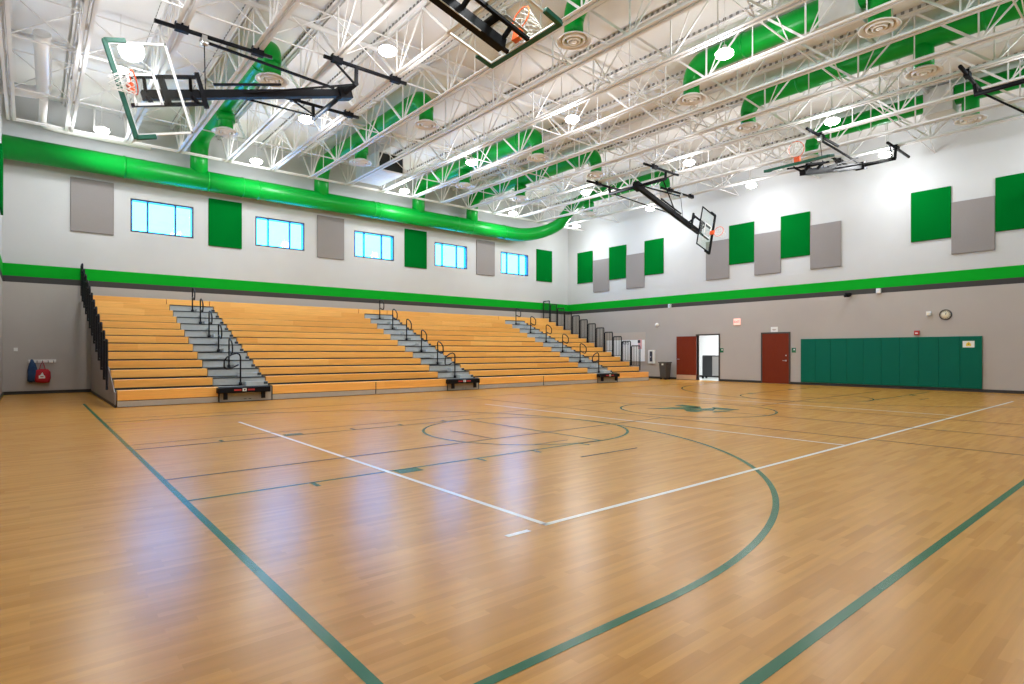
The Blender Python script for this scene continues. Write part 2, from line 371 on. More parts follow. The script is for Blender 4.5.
# ---------------------------------------------------------------- roof joists
JX = [-.42] + [.94 + 1.5307*n for n in range(15)]
YE = 22.8
def web_bm(x):
    m = MB(); z0, z1 = ZB+.03, ZD-.07; nodes = []
    y = YE-.1; k = 0; sp = 1.22
    ys = [YE-.1-sp*i for i in range(int((YE+.5)/sp)+1)]
    for i, yy in enumerate(ys):
        if i % 2 == 0:
            m.bar((x, yy, z0), (x, yy, z1), .032, .032)
            if i+1 < len(ys): m.bar((x+.02, yy, z0), (x+.02, ys[i+1], z1), .034, .034)
            if i > 0: m.bar((x-.02, yy, z0), (x-.02, ys[i-1], z1), .05, .05)
            m.bar((x, yy-.61, z1), (x-.0, yy-.05, z0), .02, .02)
        else: m.bar((x, yy, z1), (x, yy, z0+.0), .022, .022)
    m.bar((x, YE-.1, z0), (x, WY-.35, z1), .05, .05)
    return m
for i, x in enumerate(JX):
    lab = 'white open-web steel roof joist, %s out from the far door wall' % ORD[len(JX)-i]
    t = thing('roof_joist', lab, 'roof joist', (x, 11.5, ZB), 'white roof joists')
    m = MB()
    for s in (-1, 1):
        m.box((x+s*.03, -.3, ZB), (x+s*.11, YE, ZB+.012)); m.box((x+s*.026, -.3, ZB), (x+s*.038, YE, ZB+.08))
    m.build('bottom_chord', M['steel'], t)
    m = MB()
    for s in (-1, 1):
        m.box((x+s*.03, NY+.02, ZD-.062), (x+s*.12, WY-.02, ZD-.05)); m.box((x+s*.026, NY+.02, ZD-.13), (x+s*.038, WY-.02, ZD-.05))
    m.build('top_chord', M['steel'], t)
    web_bm(x).build('web', M['steel'], t)
    m = MB(); y = NY+.1
    while y < WY-.3:
        for s in (-1, 1): m.box((x+s*.09, y, ZD-.05), (x+s*.112, y+.07, ZD+.03))
        y += .17
    m.build('flute_gap_shade', M['gap_shade'], t)['kind'] = 'stuff'  # row of dark blocks in place of the shaded flute gaps above the chord
    m = MB(); m.box((x-.122, NY+.02, ZD-.048), (x-.088, WY-.02, ZD+.03)) if False else m.box((x-.085, NY+.02, ZD-.05), (x+.085, WY-.02, ZD+.03)); m.build('bearing_strip', M['steel'], t)
BRX = [4.73, 9.28, 13.9, 16.98, 21.5]
for i, y in enumerate((2.4, 6.0, 9.9, 13.3, 16.9, 20.2)):
    t = thing('joist_bridging', 'row of thin white cross braces between joists, %s from the window wall' % ORD[6-i], 'ceiling brace', (12, y, ZB+.5), 'bridging rows between the roof joists')
    m = MB().bar((JX[0], y, ZB+.10), (WX, y, ZB+.10), .03); m.build('lower_rail', M['steel'], t)
    ends = [a for a in JX] + [WX]
    for a, b_ in zip(ends[:-1], ends[1:]):
        if any(a < q < b_ for q in BRX) and not 9.5 < y < 14.5: continue
        m = MB().bar((a, y, ZD-.16), (b_, y, ZD-.16), .03); m.build('upper_rail', M['steel'], t)
        m = MB().bar((a, y+.02, ZB+.08), (b_, y+.02, ZD-.15), .022); m.build('cross_brace', M['steel'], t)
        m = MB().bar((a, y-.02, ZD-.15), (b_, y-.02, ZB+.08), .022); m.build('cross_brace', M['steel'], t)
for y, nm in ((22.62, 'nearer the room'), (22.78, 'nearer the window wall')):
    tag(MB().bar((JX[0], y, ZB+.03), (WX-.1, y, ZB+.03), .035).build('chord_tie', M['steel']), 'thin white steel tie along the joist ends above the green duct, %s' % nm, 'ceiling brace')
for y, r, nm in ((13.9, .065, 'under the roof deck across the middle of the room'), (11.05, .05, 'under the deck just nearer the camera than the widest pipe'), (5.4, .05, 'under the deck above the near half of the court'), (18.9, .04, 'under the deck nearer the window wall')):
    m = MB().tube([(BX, y, 9.30), (WX, y, 9.30)], r, 10)
    tag(m.build('ceiling_pipe', M['steel']), 'white ceiling pipe ' + nm, 'pipe')

# ---------------------------------------------------------------- green ducts
def arc_pts(c, a, b, r, n=8):      # quarter arc about c from direction a to direction b
    c, a, b = V(c), V(a), V(b); return [c + (a*math.cos(t) + b*math.sin(t))*r for t in [PI/2*k/n for k in range(n+1)]]
def rings(m, pts, ax, r):
    for p in pts: m.lathe(p, [(r-.01, -.03), (r+.018, -.03), (r+.018, .03), (r-.01, .03)], 28, ax)
MD = thing('main_duct', 'large round green air duct running along the top of the window wall', 'air duct', (0, 23.45, 7.62))
m = MB().tube([(BX+.01, 23.45, 7.62), (19.7, 23.45, 7.62)] + [(19.7+1.75*math.sin(t), 23.45-1.75*(1-math.cos(t)), 7.62+.5*(t/(PI/2))**2) for t in [PI/2*k/8 for k in range(1, 9)]] + [(21.45, 21.2, 8.5), (21.45, 20.8, 8.8)], [.36]*2+[.36-.008*k for k in range(1, 9)]+[.29, .28], 28)
m.build('duct_pipe', M['duct'], MD)
for x in (2.45, 5.0, 6.2, 6.75, 11.6, 11.85, 16.0, 16.9, 19.0):
    m = MB(); rings(m, [(x, 23.45, 7.62)], (1, 0, 0), .36); m.build('joint_ring', M['duct'], MD)
MD2 = thing('main_duct', 'large round green air duct above the side wall behind the camera', 'air duct', (0, .12, 7.62))
MB().tube([(2.6, .12, 7.62), (22.3, .12, 7.62)], .36, 28).build('duct_pipe', M['duct'], MD2)
BRX = [4.73, 9.28, 13.9, 16.98, 21.5]
ZB2 = 9.12
for i, x in enumerate(BRX):
    r = .29
    t = thing('branch_duct', 'green branch duct off the window wall duct, %s from the coat hooks' % ORD[i+1], 'air duct', (x, 19, ZB2), 'green branch ducts from the window wall duct')
    pts = []
    if i < 4: pts += [(x, 23.42, 7.75), (x, 23.40, 8.45)] + arc_pts((x, 22.75, 8.45), V((0, 1, 0)), V((0, 0, 1)), .65)[1:]
    else: pts += [(x, 20.9, 8.75), (x, 20.3, 9.02)]
    pts += [(x, 19.9, ZB2), (x, 15.62, ZB2)] + arc_pts((x, 15.62, ZB2-.45), V((0, 0, 1)), V((0, -1, 0)), .45)[1:]
    nn = len(pts)
    MB().tube(pts, [r if k < nn-8 else r-.01*(k-nn+8) for k in range(nn)], 24).build('duct_pipe', M['duct'], t)
    MB().tube([(x, 15.17, 8.72), (x, 15.17, 8.32)], .215, 20).build('drop_pipe', M['duct'], t)
    MB().tube([(x, 19.7, ZB2), (x, 19.7, 8.32)], .215, 20).build('drop_pipe', M['duct'], t)
    for yy in ((21.5, 18.0, 16.1) if i < 4 else (18.0,)):
        m = MB(); rings(m, [(x, yy, ZB2)], (0, 1, 0), r); m.build('joint_ring', M['duct'], t)
    MB().lathe((x, 19.7, ZB2-.42), [(.21, -.1), (.27, -.1), (.27, .12), (.21, .12)], 20).build('collar', M['duct'], t)
for i, x in enumerate(BRX):
    t = thing('branch_duct', 'green branch duct over the near half of the court, %s from the left end wall' % ORD[i+1], 'air duct', (x, 5, ZB2), 'green branch ducts over the near court')
    pts = [(x, .15, 7.8), (x, .17, 8.47)] + arc_pts((x, .82, 8.47), V((0, -1, 0)), V((0, 0, 1)), .65)[1:] + [(x, 8.5, ZB2)] + arc_pts((x, 8.5, ZB2-.45), V((0, 0, 1)), V((0, 1, 0)), .45)[1:]
    nn = len(pts)
    MB().tube(pts, [.29 if k < nn-8 else .29-.01*(k-nn+8) for k in range(nn)], 24).build('duct_pipe', M['duct'], t)
    MB().tube([(x, 8.95, 8.72), (x, 8.95, 8.32)], .215, 20).build('drop_pipe', M['duct'], t)
    MB().tube([(x, 4.4, ZB2), (x, 4.4, 8.32)], .215, 20).build('drop_pipe', M['duct'], t)
    for yy in (7.4, 3.2):
        m = MB(); rings(m, [(x, yy, ZB2)], (0, 1, 0), .29); m.build('joint_ring', M['duct'], t)
    if i in (2, 4): MB().box((x-.36, 4.75, 8.62), (x+.36, 5.5, 9.42)).build('duct_box', M['whiteduct'], t, .02)['label'] = 'white rectangular box wrapped round the green duct'
def diffuser(x, y, lab):
    z = 8.27; t = thing('air_diffuser', lab, 'air diffuser', (x, y, z), 'round white ceiling air diffusers')
    MB().lathe((x, y, z), [(.215, .10), (.30, .03), (.39, .0), (.40, -.015), (.38, -.02), (.30, .01), (.285, .05)], 28).build('outer_ring', M['white'], t)
    MB().lathe((x, y, z), [(.27, .03), (.245, -.025), (.225, -.03), (.205, .0), (.20, .05)], 24).build('middle_ring', M['white'], t)
    MB().lathe((x, y, z), [(.17, .03), (.14, -.035), (.12, -.04), (.10, .0), (.08, .03), (.0, .03)], 24).build('inner_ring', M['white'], t)
    MB().lathe((x, y, z), [(.0, -.05), (.06, -.045), (.07, -.03), (.03, .02), (.0, .02)], 16).build('centre_disc', M['white'], t)
YN = {19.7: 'nearest the window wall', 15.17: 'ending a window side duct', 8.95: 'ending a near side duct', 4.4: 'midway along a near side duct'}
for y in YN:
    for i, x in enumerate(BRX): diffuser(x, y, 'white diffuser %s, %s from the left end wall' % (YN[y], ORD[i+1]))
# return air unit
t = thing('air_return_box', 'white sheet-metal return box with a black louvred mouth between joists by the window wall', 'air return', (10.8, 21, 8.35))
MB().box((10.28, 20.3, 8.36), (11.38, 22.3, 9.1)).build('housing', M['whiteduct'], t, .01)
MB().box((10.33, 20.28, 8.42), (11.33, 20.31, 9.04)).build('opening', M['blocks'], t)
for y in (20.9, 21.6): MB().box((10.27, y, 8.35), (11.39, y+.03, 9.11)).build('seam_band', M['white'], t)
# white drain pipes in the left corner
t = thing('drain_pipe', 'thick white pipe with an elbow under the roof by the left end wall', 'pipe', (.3, 20, 8.6))
m = MB().tube([(.22, 17.2, 8.72), (.22, 17.3, 8.64), (.23, 17.5, 8.6), (.3, 20.3, 8.6), (.27, 20.6, 8.58), (.1, 20.75, 8.55), (BX+.02, 20.8, 8.5)], .17, 16); m.build('pipe_run', M['white'], t)
MB().tube([(.3, 20.7, 8.42), (.3, 22.9, 8.42), (.36, 23.15, 8.42), (.6, 23.3, 8.42), (3.2, 23.3, 8.42)], .10, 14).build('lower_run', M['white'], t)
t2 = MB().tube([(BX+.02, 13.2, 8.7), (.0, 13.2, 8.7), (.08, 13.2, 8.6), (.08, 13.2, 8.35)], .09, 12).build('drain_pipe', M['white']); tag(t2, 'short white elbow pipe at the top left corner of the ceiling', 'pipe')
tag(MB().tube([(1.6, 22.9, 9.2), (1.6, 22.9, 8.5), (1.68, 22.9, 8.42), (2.9, 22.9, 8.42)], .03, 8).build('conduit', M['white']), 'thin white bent conduit above the green duct near the left end wall', 'pipe')

# ---------------------------------------------------------------- high bay lights
LX = [1.7, 6.22, 12.2, 18.22, 22.7]; LY = {2.1: 'nearest the camera side', 7.0: 'second from the camera side', 11.83: 'along the middle of the room', 16.85: 'above the bleacher front', 21.7: 'nearest the window wall'}
proto = None
for y in LY:
    for i, x in enumerate(LX):
        lab = 'high-bay light in the row %s, %s from the left wall' % (LY[y], ORD[i+1])
        if proto is None:
            z = 8.10
            t = thing('high_bay_light', lab, 'ceiling light', (x, y, z), 'round high-bay lights'); proto = t
            MB().lathe((x, y, z), [(.0, -.02), (.12, -.01), (.19, .03), (.20, .09), (.17, .12)], 24).build('lens', M['lamp'], t)
            MB().lathe((x, y, z), [(.172, .115), (.175, .13), (.10, .15), (.06, .2), (.05, .26), (0, .26)], 24).build('housing', M['white'], t)
            MB().tube([(x, y, z+.25), (x, y, ZD+.03)], .008, 6).build('hanging_cable', M['white'], t)
            p0 = (x, y)
        else: dup(proto, (x-p0[0], y-p0[1], 0), lab)
        l = bpy.data.lights.new('lamp', 'AREA'); l.shape = 'DISK'; l.size = .36; l.energy = LE; l.color = (.93, .965, 1)
        o = bpy.data.objects.new('lamp', l); C.objects.link(o); o.location = (x, y, 8.07)
        l = bpy.data.lights.new('uplight', 'POINT'); l.shadow_soft_size = .25; l.energy = LU; l.color = (.93, .965, 1)
        o = bpy.data.objects.new('uplight', l); C.objects.link(o); o.location = (x, y, 7.93)

# ---------------------------------------------------------------- acoustic panels
PA = [('y', 1.03, 2.22), ('g', 5.17, 6.34), ('y', 9.33, 10.52), ('g', 13.5, 14.70), ('y', 17.68, 18.88), ('g', 21.88, 23.08)]
where = ['left of the first window', 'between the first and second windows', 'between the second and third windows', 'between the third and fourth windows', 'between the fourth and fifth windows', 'right of the last window, by the room corner']
for (c, a, b_), w_ in zip(PA, where):
    o = MB().box((a, WY-.055, 5.36), (b_, WY-.002, 7.15)).build('acoustic_panel', M['panel'+c], bevel=.012, loc=((a+b_)/2, WY, 5.36))
    tag(o, '%s wall panel on the window wall, %s' % ('green' if c == 'g' else 'grey', w_), 'wall panel', 'acoustic panels on the window wall')
PB = [('g', 22.05, 23.22), ('y', 20.84, 22.0), ('g', 19.66, 20.83), ('y', 18.47, 19.65), ('g', 17.30, 18.46), ('y', 13.76, 14.93), ('g', 12.58, 13.76), ('y', 11.41, 12.57), ('g', 10.22, 11.41), ('y', 9.04, 10.21), ('g', 5.53, 6.71), ('y', 4.35, 5.52), ('g', 3.17, 4.34)]
pos = {0: 'by the room corner, first panel of the corner cluster', 1: 'in the corner cluster, the one nearest the room corner', 2: 'in the corner cluster, the middle green one', 3: 'in the corner cluster, the one further from the corner', 4: 'in the corner cluster, furthest from the corner',
       5: 'in the middle cluster, behind the swung hoop', 6: 'in the middle cluster, next to the swung hoop', 7: 'in the middle cluster, between its two green panels', 8: 'in the middle cluster, above the closed door', 9: 'in the middle cluster, at its end nearer the clock', 10: 'high above the wall mats, left of the clock', 11: 'high above the clock and wall mats', 12: 'cut by the right edge of the view'}
for i, (c, a, b_) in enumerate(PB):
    z0, z1 = (5.30, 7.08) if c == 'g' else (4.71, 6.50)
    o = MB().box((WX-.055, a, z0), (WX-.002, b_, z1)).build('acoustic_panel', M['panel'+c], bevel=.012, loc=(WX, (a+b_)/2, z0))
    tag(o, '%s wall panel %s' % ('green' if c == 'g' else 'grey', pos[i]), 'wall panel', 'acoustic panels on the door wall')

# ---------------------------------------------------------------- green wall mats
ys = [4.68, 5.28, 5.88, 6.48, 7.06, 7.65, 8.24, 8.83, 9.42, 10.0, 10.58]
for i in range(10):
    o = MB().box((WX-.06, ys[i]+.0015, .11), (WX-.002, ys[i+1]-.0015, 1.88)).build('wall_mat', M['padgreen'], bevel=.007, loc=(WX, ys[i], .11))
    tag(o, 'dark green padded wall mat, %s from the end near the clock' % ORD[i+1], 'wall mat', 'green padded wall mats')

# ---------------------------------------------------------------- bleachers
Y0, DR, RS = 16.75, .557, .234
zt = lambda k: .41 + (k-1)*RS
yf = lambda k: Y0 + (k-1)*DR
sk = lambda k: -.0125*(k-1)      # the extended rows drift slightly towards the left wall
SEC = [(1.62, 3.84, 'at the left end beside the coat hooks'), (5.24, 11.08, 'between the first and second aisles'), (12.46, 18.83, 'between the second and third aisles'), (20.19, 22.44, 'at the right end near the whiteboard')]
for a, b_, lab in SEC:
    t = thing('bleacher', 'honey wood bleacher seating block ' + lab, 'bleacher', ((a+b_)/2, Y0, 0), 'wooden bleacher blocks')
    for k in range(1, 14):
        top = zt(k); bot = (.165 if k == 1 else zt(k-1)+.035)
        q = sk(k); s = MB().box((a+q, yf(k), bot), (b_+q, yf(k)+.26, top)).build('bench', M['bench'], t, .006)
        MB().box((a+.005+q, yf(k)+.26, top-.06), (b_-.005+q, min(yf(k)+DR+.02, WY-.03), top-.03)).build('footboard', M['nose'], t)
        if k > 1: MB().box((a+.005+q, yf(k)+.02, zt(k-1)-.03), (b_-.005+q, yf(k)+.05, bot+.01)).build('riser', M['nose'], t)
    MB().box((a, Y0+.012, .012), (b_, Y0+.04, .165)).build('kickboard', M['kick'], t)
    m = MB().box((a+.002, Y0+.006, .155), (b_-.002, Y0+.02, .172))
    for x in [x for x in (8.40, 15.65) if a < x < b_ and x > 5]: m.box((x-.012, Y0-.004, .02), (x+.012, Y0+.03, .40))
    m.build('seam_strip', M['nose'], t)
    for x in (a, b_):
        s = 1 if x == a else -1
        if (x, s) in ((1.62, 1), (22.44, -1)):
            xx = x - s*.02
            m = MB().poly([(xx, Y0+.03, .01), (xx, 23.98, .01), (xx, 23.98, 3.05), (xx, 23.4, 3.05), (xx, Y0+.25, .36), (xx, Y0+.03, .36)], (-s*.02, 0, 0)); m.build('side_panel', M['sidegrey'], t)
            MB().box((min(xx, xx-s*.03), Y0+.03, 0), (max(xx, xx-s*.03), 23.98, .07)).build('side_base', M['base'], t)
AIS = [(3.86, 5.22, 'first aisle, nearest the coat hooks'), (11.10, 12.44, 'middle aisle'), (18.85, 20.17, 'last aisle, nearest the whiteboard')]
AN = ['the aisle nearest the coat hooks', 'the middle aisle', 'the aisle nearest the whiteboard']
for ai, (a, b_, lab) in enumerate(AIS):
    t = thing('aisle_stairs', 'grey stepped bleacher stairs in the ' + lab, 'stairs', ((a+b_)/2, Y0, 0), 'grey aisle stairs in the bleachers')
    for k in range(1, 13):
        top = zt(k); a0, b0 = a, b_; a, b_ = a+sk(k), b_+sk(k)
        s = MB().box((a, yf(k)+.02, top-RS+.02), (b_, yf(k+1)+.02, top-.012)).build('step', M['grey'], t)
        MB().box((a, yf(k), top-.03), (b_, yf(k)+.09, top)).build('step_nosing', M['nose'], s)
        if k < 12:
            s2 = MB().box(((a+b_)/2+.08, yf(k+1)-.26, top-.012), (b_-.02, yf(k+1)+.02, top+.105)).build('half_step', M['grey'], t)
            MB().box((b_-.13, yf(k+1)-.272, top+.03), (b_-.03, yf(k+1)-.255, top+.10)).build('step_bracket', M['nose'], s2)
        a, b_ = a0, b0
    MB().box((a+sk(13), yf(13), zt(12)+.0), (b_+sk(13), yf(13)+.26, zt(13))).build('top_bench', M['bench'], t, .006)
    fb = MB().box((a, Y0+.0, .012), (b_, Y0+.03, .39)).build('front_panel', M['kick'], t)
    m = MB()
    for x in (a, b_): m.box((x-.012, Y0-.012, .0), (x+.012, Y0+.0, .40))
    m.box((a, Y0-.008, .0), (b_, Y0, .016)); m.build('panel_edge', M['nose'], fb)
    m = MB()
    for x in (.62, .74): m.box((a+x, Y0-.006, .06), (a+x+.07, Y0, .075))
    m.build('pull_slot', M['nose'], fb)
    st = MB().box((a-.07, Y0-.22, .25), (b_-.10, Y0-.0, .395)).build('front_step', M['black'], t, .01)
    for x in (a+.12, b_-.28): MB().box((x-.045, Y0-.20, .08), (x+.045, Y0-.12, .25)).build('step_foot', M['black'], st)
    xc = (a+b_)/2-.10
    for q in (-.17, .17): MB().box((xc+q-.09, Y0-.224, .305), (xc+q+.09, Y0-.22, .35)).build('red_label', M['red'], st)
    m = MB().box((xc-.05, Y0-.224, .29), (xc+.05, Y0-.22, .37)); m.build('white_emblem', M['white'], st)
    MB().lathe((xc, Y0-.225, .33), [(0, .002), (.025, .002), (.025, 0)], 5, (0, -1, 0)).build('star', M['ink'], st)
    xm = (a+b_)/2
    for j, k in enumerate((1, 3, 5, 7, 9, 11)):
        y, z = yf(k+1)-.05, zt(k); xc = xm + sk(k+1)
        m = MB()
        if k == 1:
            pts = [(xc, y, z), (xc, y, z+.80), (xc-.03, y, z+.87), (xc-.10, y, z+.90), (xc-.22, y, z+.87), (xc-.36, y, z+.78), (xc-.42, y, z+.68), (xc-.42, y, z+.52), (xc-.36, y, z+.47), (xc-.26, y, z+.48), (xc-.05, y, z+.58)]
        else:
            pts = [(xc, y, z), (xc, y, z+.80), (xc, y-.04, z+.85), (xc, y-.12, z+.85), (xc, y-.28, z+.77), (xc, y-.38, z+.66), (xc, y-.38, z+.50), (xc, y-.33, z+.42), (xc, y-.24, z+.42), (xc, y, z+.52)]
        m.tube(pts, .022, 8)
        r = m.build('handrail', M['blackrail'], loc=(xc, y, z)); 
        tag(r, 'black looped handrail in %s, %s up from the floor' % (AN[ai], ORD[j+1]), 'handrail', 'looped aisle handrails')
        MB().tube([(xc, y, z-.0), (xc, y, z+.09)], .045, 10).build('base_socket', M['blackrail'], r)
def guard(x, k, lab):
    x += sk(k+1)
    ya = yf(k)+.545; yb = ya+.50; za, zb = zt(k), zt(k+1) if k < 13 else zt(13); ztop = zb+1.0
    t = thing('guard_rail', lab, 'guard rail', (x, (ya+yb)/2, zb), 'bleacher end guard rails')
    MB().tube([(x, ya, za), (x, ya, ztop-.05), (x, ya+.03, ztop), (x, yb-.03, ztop), (x, yb, ztop-.05), (x, yb, zb)], .03, 6).build('rail_frame', M['blackrail'], t)
    m = MB(); m.bar((x, ya, zb+.06), (x, yb, zb+.06), .025)
    for q in range(1, 5): m.bar((x, ya+(yb-ya)*q/5, zb+.06), (x, ya+(yb-ya)*q/5, ztop), .016)
    m.build('baluster', M['blackrail'], t)
for k in range(1, 13):
    guard(22.50, k, 'black guard rail at the whiteboard end of the bleachers, %s up' % ORD[k])
for k in range(1, 13):
    guard(1.47, k, 'black guard rail at the coat hook end of the bleachers, %s up' % ORD[k])

# ---------------------------------------------------------------- basketball hoops
def hoop(name_lab, piv, d, n, L, off, pad, sx, fcol='white', hy=(-1.32, 1.45)):
    piv = V(piv); d = V(d).normalized(); n = V(n).normalized(); w = d.cross(n).normalized(); Y = V((0, 1, 0)); X = V((1, 0, 0))
    t = thing('basketball_hoop', name_lab, 'basketball hoop', piv, 'ceiling-hung basketball hoops swung up')
    P = lambda s, nn=0, ww=0: piv + d*s + n*nn + w*ww
    ms = MB().bar(P(-.05), P(L+.12), .17, .17, n).build('mast', M['black'], t)
    MB().tube([P(.5, -.1, .09), P(L-.4, -.1, .09)], .010, 6).build('cable', M['chrome'], ms)
    # back frame
    nb = off-.05
    m = MB()
    for s in (-1, 1): m.bar(P(L-.95, nb-.03, s*.27), P(L+.42, nb-.03, s*.27), .07, .05, n)
    m.bar(P(L-.95, nb-.03, -.36), P(L-.95, nb-.03, .36), .09, .06, n); m.bar(P(L-.25, nb-.03, -.30), P(L-.25, nb-.03, .30), .12, .05, n)
    for s in (-1, 1): m.bar(P(L-.8, 0, s*.0), P(L-.8, nb, s*.27), .06); m.bar(P(L+.05, 0, 0), P(L+.05, nb, s*.27), .06)
    m.build('back_frame', M['black'], t)
    g = MB().obox(P(L, off), d, w, n, .515, .88, .006).build('backboard', M['glass'], t)
    fm = MB()
    for s in (-1, 1):
        fm.obox(P(L, off, s*.860), d, w, n, .515, .022, .018); fm.obox(P(L+s*.495, off, 0), d, w, n, .022, .88, .018)
    fm.build('board_frame', M[fcol], g)
    tm = MB(); f0 = off+.012
    for s in (-1, 1): tm.obox(P(L+.12, f0, s*.28), d, w, n, .23, .025, .003)
    tm.obox(P(L-.11, f0, 0), d, w, n, .025, .305, .003); tm.obox(P(L+.35, f0, 0), d, w, n, .025, .305, .003); tm.build('target_square', M['white'], g)
    pm = MB(); pm.obox(P(L+.535, off), d, w, n, .042, .93, .04)
    for s in (-1, 1): pm.obox(P(L+.36, off, s*.905), d, w, n, .18, .045, .04)
    pm.build('edge_padding', pad, t, .012)
    rc = P(L+.36, off+.38+.03)
    rim = MB().tube([rc + (n*math.cos(a)+w*math.sin(a))*.22 for a in [2*PI*k/28 for k in range(28)]], .012, 6, closed=True)
    rim.obox(P(L+.37, off+.09), d, w, n, .05, .08, .09); rim.bar(P(L+.42, off+.02), P(L+.37, off+.2), .03)
    rm = rim.build('rim', M['orange'], t)
    nm = MB(); K = 12; prev = None
    for j in range(6):
        rr = .22-.022*j if j < 5 else .115; c = rc + d*(.01+.078*j)
        ring = [c + (n*math.cos(2*PI*(k+.5*(j % 2))/K)+w*math.sin(2*PI*(k+.5*(j % 2))/K))*rr for k in range(K)]
        if prev:
            for k in range(K):
                a_, b_ = ring[k], prev[k]; nm.bar(a_, b_, .008); nm.bar(a_, prev[(k+(1 if j % 2 == 0 else 1)) % K] if j % 2 else prev[(k-1) % K], .008)
        prev = ring
    nm.build('net', M['net'], rm)
    # ceiling support
    a, b_ = hy
    pp = MB().tube([piv + Y*a, piv + Y*b_], .06, 12); pp.obox(piv, d, n, w, .16, .13, .14)
    pv = pp.build('pivot_pipe', M['black'], t)
    zc = 8.19
    for q in (a, b_):
        c = V((piv.x, piv.y+q, zc)); x0_, x1_ = sorted((c.x - sx*.8, c.x + sx*1.35)); h = MB().tube([(x0_, c.y, zc), (x1_, c.y, zc)], .045, 10)
        for jx in JX:
            if x0_ < jx < x1_: h.box((jx-.13, c.y-.06, zc-.06), (jx+.13, c.y+.06, ZB+.04))
        h.build('ceiling_pipe_mount', M['black'], t)
    c0 = V((piv.x, piv.y, zc))
    for q in (a, b_):
        MB().bar(c0 + Y*q, piv + Y*q*.98, .07).bar(c0 + Y*q - X*sx*.6, piv + Y*q*.9, .04).build('hanger', M['black'], t)
        MB().tube([piv + Y*q*.9, P(2.75)], .025, 8).build('brace', M['black'], t)
    m = MB().bar(P(1.6, (.30 if abs(n.z) > .5 else 0), (0)) + (V((0, 0, .22)) if abs(n.z) < .5 else V((0, 0, -.5))), P(3.1) + V((0, 0, .22)), .05) if abs(n.z) < .5 else MB().bar(P(.3) + V((0, 0, .28)), P(2.9) + V((0, 0, .10)), .05)
    m.build('upper_strut', M['black'], t)
    # winch line
    c = V((piv.x, piv.y+.12, zc)); wx0, wx1 = c.x - sx*4.05, c.x - sx*1.7
    m = MB().tube([(wx0, c.y, zc), (wx1, c.y, zc)], .045, 10)
    for jx in JX:
        if min(wx0, wx1) < jx < max(wx0, wx1): m.box((jx-.13, c.y-.06, zc-.06), (jx+.13, c.y+.06, ZB+.04))
    wp = m.build('winch_pipe', M['black'], t)
    pc = V((c.x - sx*3.12, c.y, zc-.12))
    m = MB().lathe(pc - Y*.04, [(0, 0), (.09, 0), (.09, .02), (.06, .03), (.06, .05), (.09, .06), (.09, .08), (0, .08)], 14, (0, 1, 0)); m.box(pc - V((.05, .06, -.0)), pc + V((.05, .06, .12))); m.build('pulley', M['chrome'], wp)
    m = MB(); e = P((piv.x-pc.x)*sx/abs(d.x)); m.tube([pc, e], .012, 6); m.bar(pc, piv + V((-sx*.25, 0, .06)), .05); m.build('retracting_rod', M['black'], t)
    return t
ca = lambda a: (math.cos(math.radians(a)), math.sin(math.radians(a)))
c_, s_ = ca(16.5); hoop('basketball hoop with green-edged glass board swung up over the bleacher front', (6.02, 13.74, 7.80), (-c_, 0, -s_), (0, -1, 0), 4.34, .34, M['hoopgreen'], 1, hy=(-.72, 2.05))
c_, s_ = ca(16.0); hoop('black-framed hoop swung sideways in front of the door wall panels', (18.45, 14.30, 7.90), (c_, 0, -s_), (0, -1, 0), 4.38, .42, M['black'], -1, 'black')
c_, s_ = ca(14.0); hoop('hoop seen from below with its board lying back, overhead near the camera', (1.50, 7.58, 7.68), (c_, 0, -s_), (s_, 0, c_), 4.66, .27, M['hoopgreen'], -1, hy=(-.8, .8))
hoop('folded hoop with green bottom edge, high above the closed door', (22.30, 7.62, 7.85), (-c_, 0, -s_), (-s_, 0, c_), 4.66, .27, M['hoopgreen'], 1, hy=(-1.05, .7))
c_, s_ = ca(16.0); hoop('hoop partly out of view at the right edge, its black pipes under the near duct', (18.45, 2.25, 7.90), (c_, 0, -s_), (0, 1, 0), 4.38, .42, M['black'], -1, 'black', hy=(-1.2, 1.45))
# ---------------------------------------------------------------- wall furniture
def text(s, parent, loc, size, m, wall='B', ext=.002, name='lettering'):
    cu = bpy.data.curves.new(name, 'FONT'); cu.body = s; cu.size = size; cu.extrude = ext; cu.align_x = 'CENTER'; cu.align_y = 'CENTER'; cu.materials.append(m)
    o = bpy.data.objects.new(name, cu); C.objects.link(o)
    R = Matrix(((0, 0, -1), (-1, 0, 0), (0, 1, 0))) if wall == 'B' else Matrix(((1, 0, 0), (0, 0, -1), (0, 1, 0)))
    o.rotation_euler = R.to_euler(); o.parent = parent; pl = V((0, 0, 0)); q = parent
    while q is not None: pl += q.location; q = q.parent
    o.location = V(loc) - pl
    me = bpy.data.meshes.new_from_object(o.evaluated_get(bpy.context.evaluated_depsgraph_get())); me.name = name
    o2 = bpy.data.objects.new(name, me); C.objects.link(o2); o2.parent = parent; o2.location = o.location; o2.rotation_euler = o.rotation_euler; o2.name = name
    bpy.data.objects.remove(o); return o2
def bbox(name, y0, y1, z0, z1, th, m, lab=None, cat=None, bev=.006):
    o = MB().box((WX-th, y0, z0), (WX-.001, y1, z1)).build(name, m, bevel=bev, loc=(WX, (y0+y1)/2, z0))
    if lab: tag(o, lab, cat)
    return o
tk = bbox('tack_board', 18.42, 21.3, .82, 2.38, .02, M['tack'], 'tan tack board on the far wall beyond the bleacher end', 'notice board')
wb = MB().box((WX-.045, 18.45, .86), (WX-.022, 21.0, 1.98)).build('whiteboard', M['board'], loc=(WX-.03, 19.7, .86), bevel=.004); tag(wb, 'white board with handwriting hung over the tan tack board', 'whiteboard')
text('JAMS', wb, (WX-.047, 19.72, 1.80), .26, M['ink'])
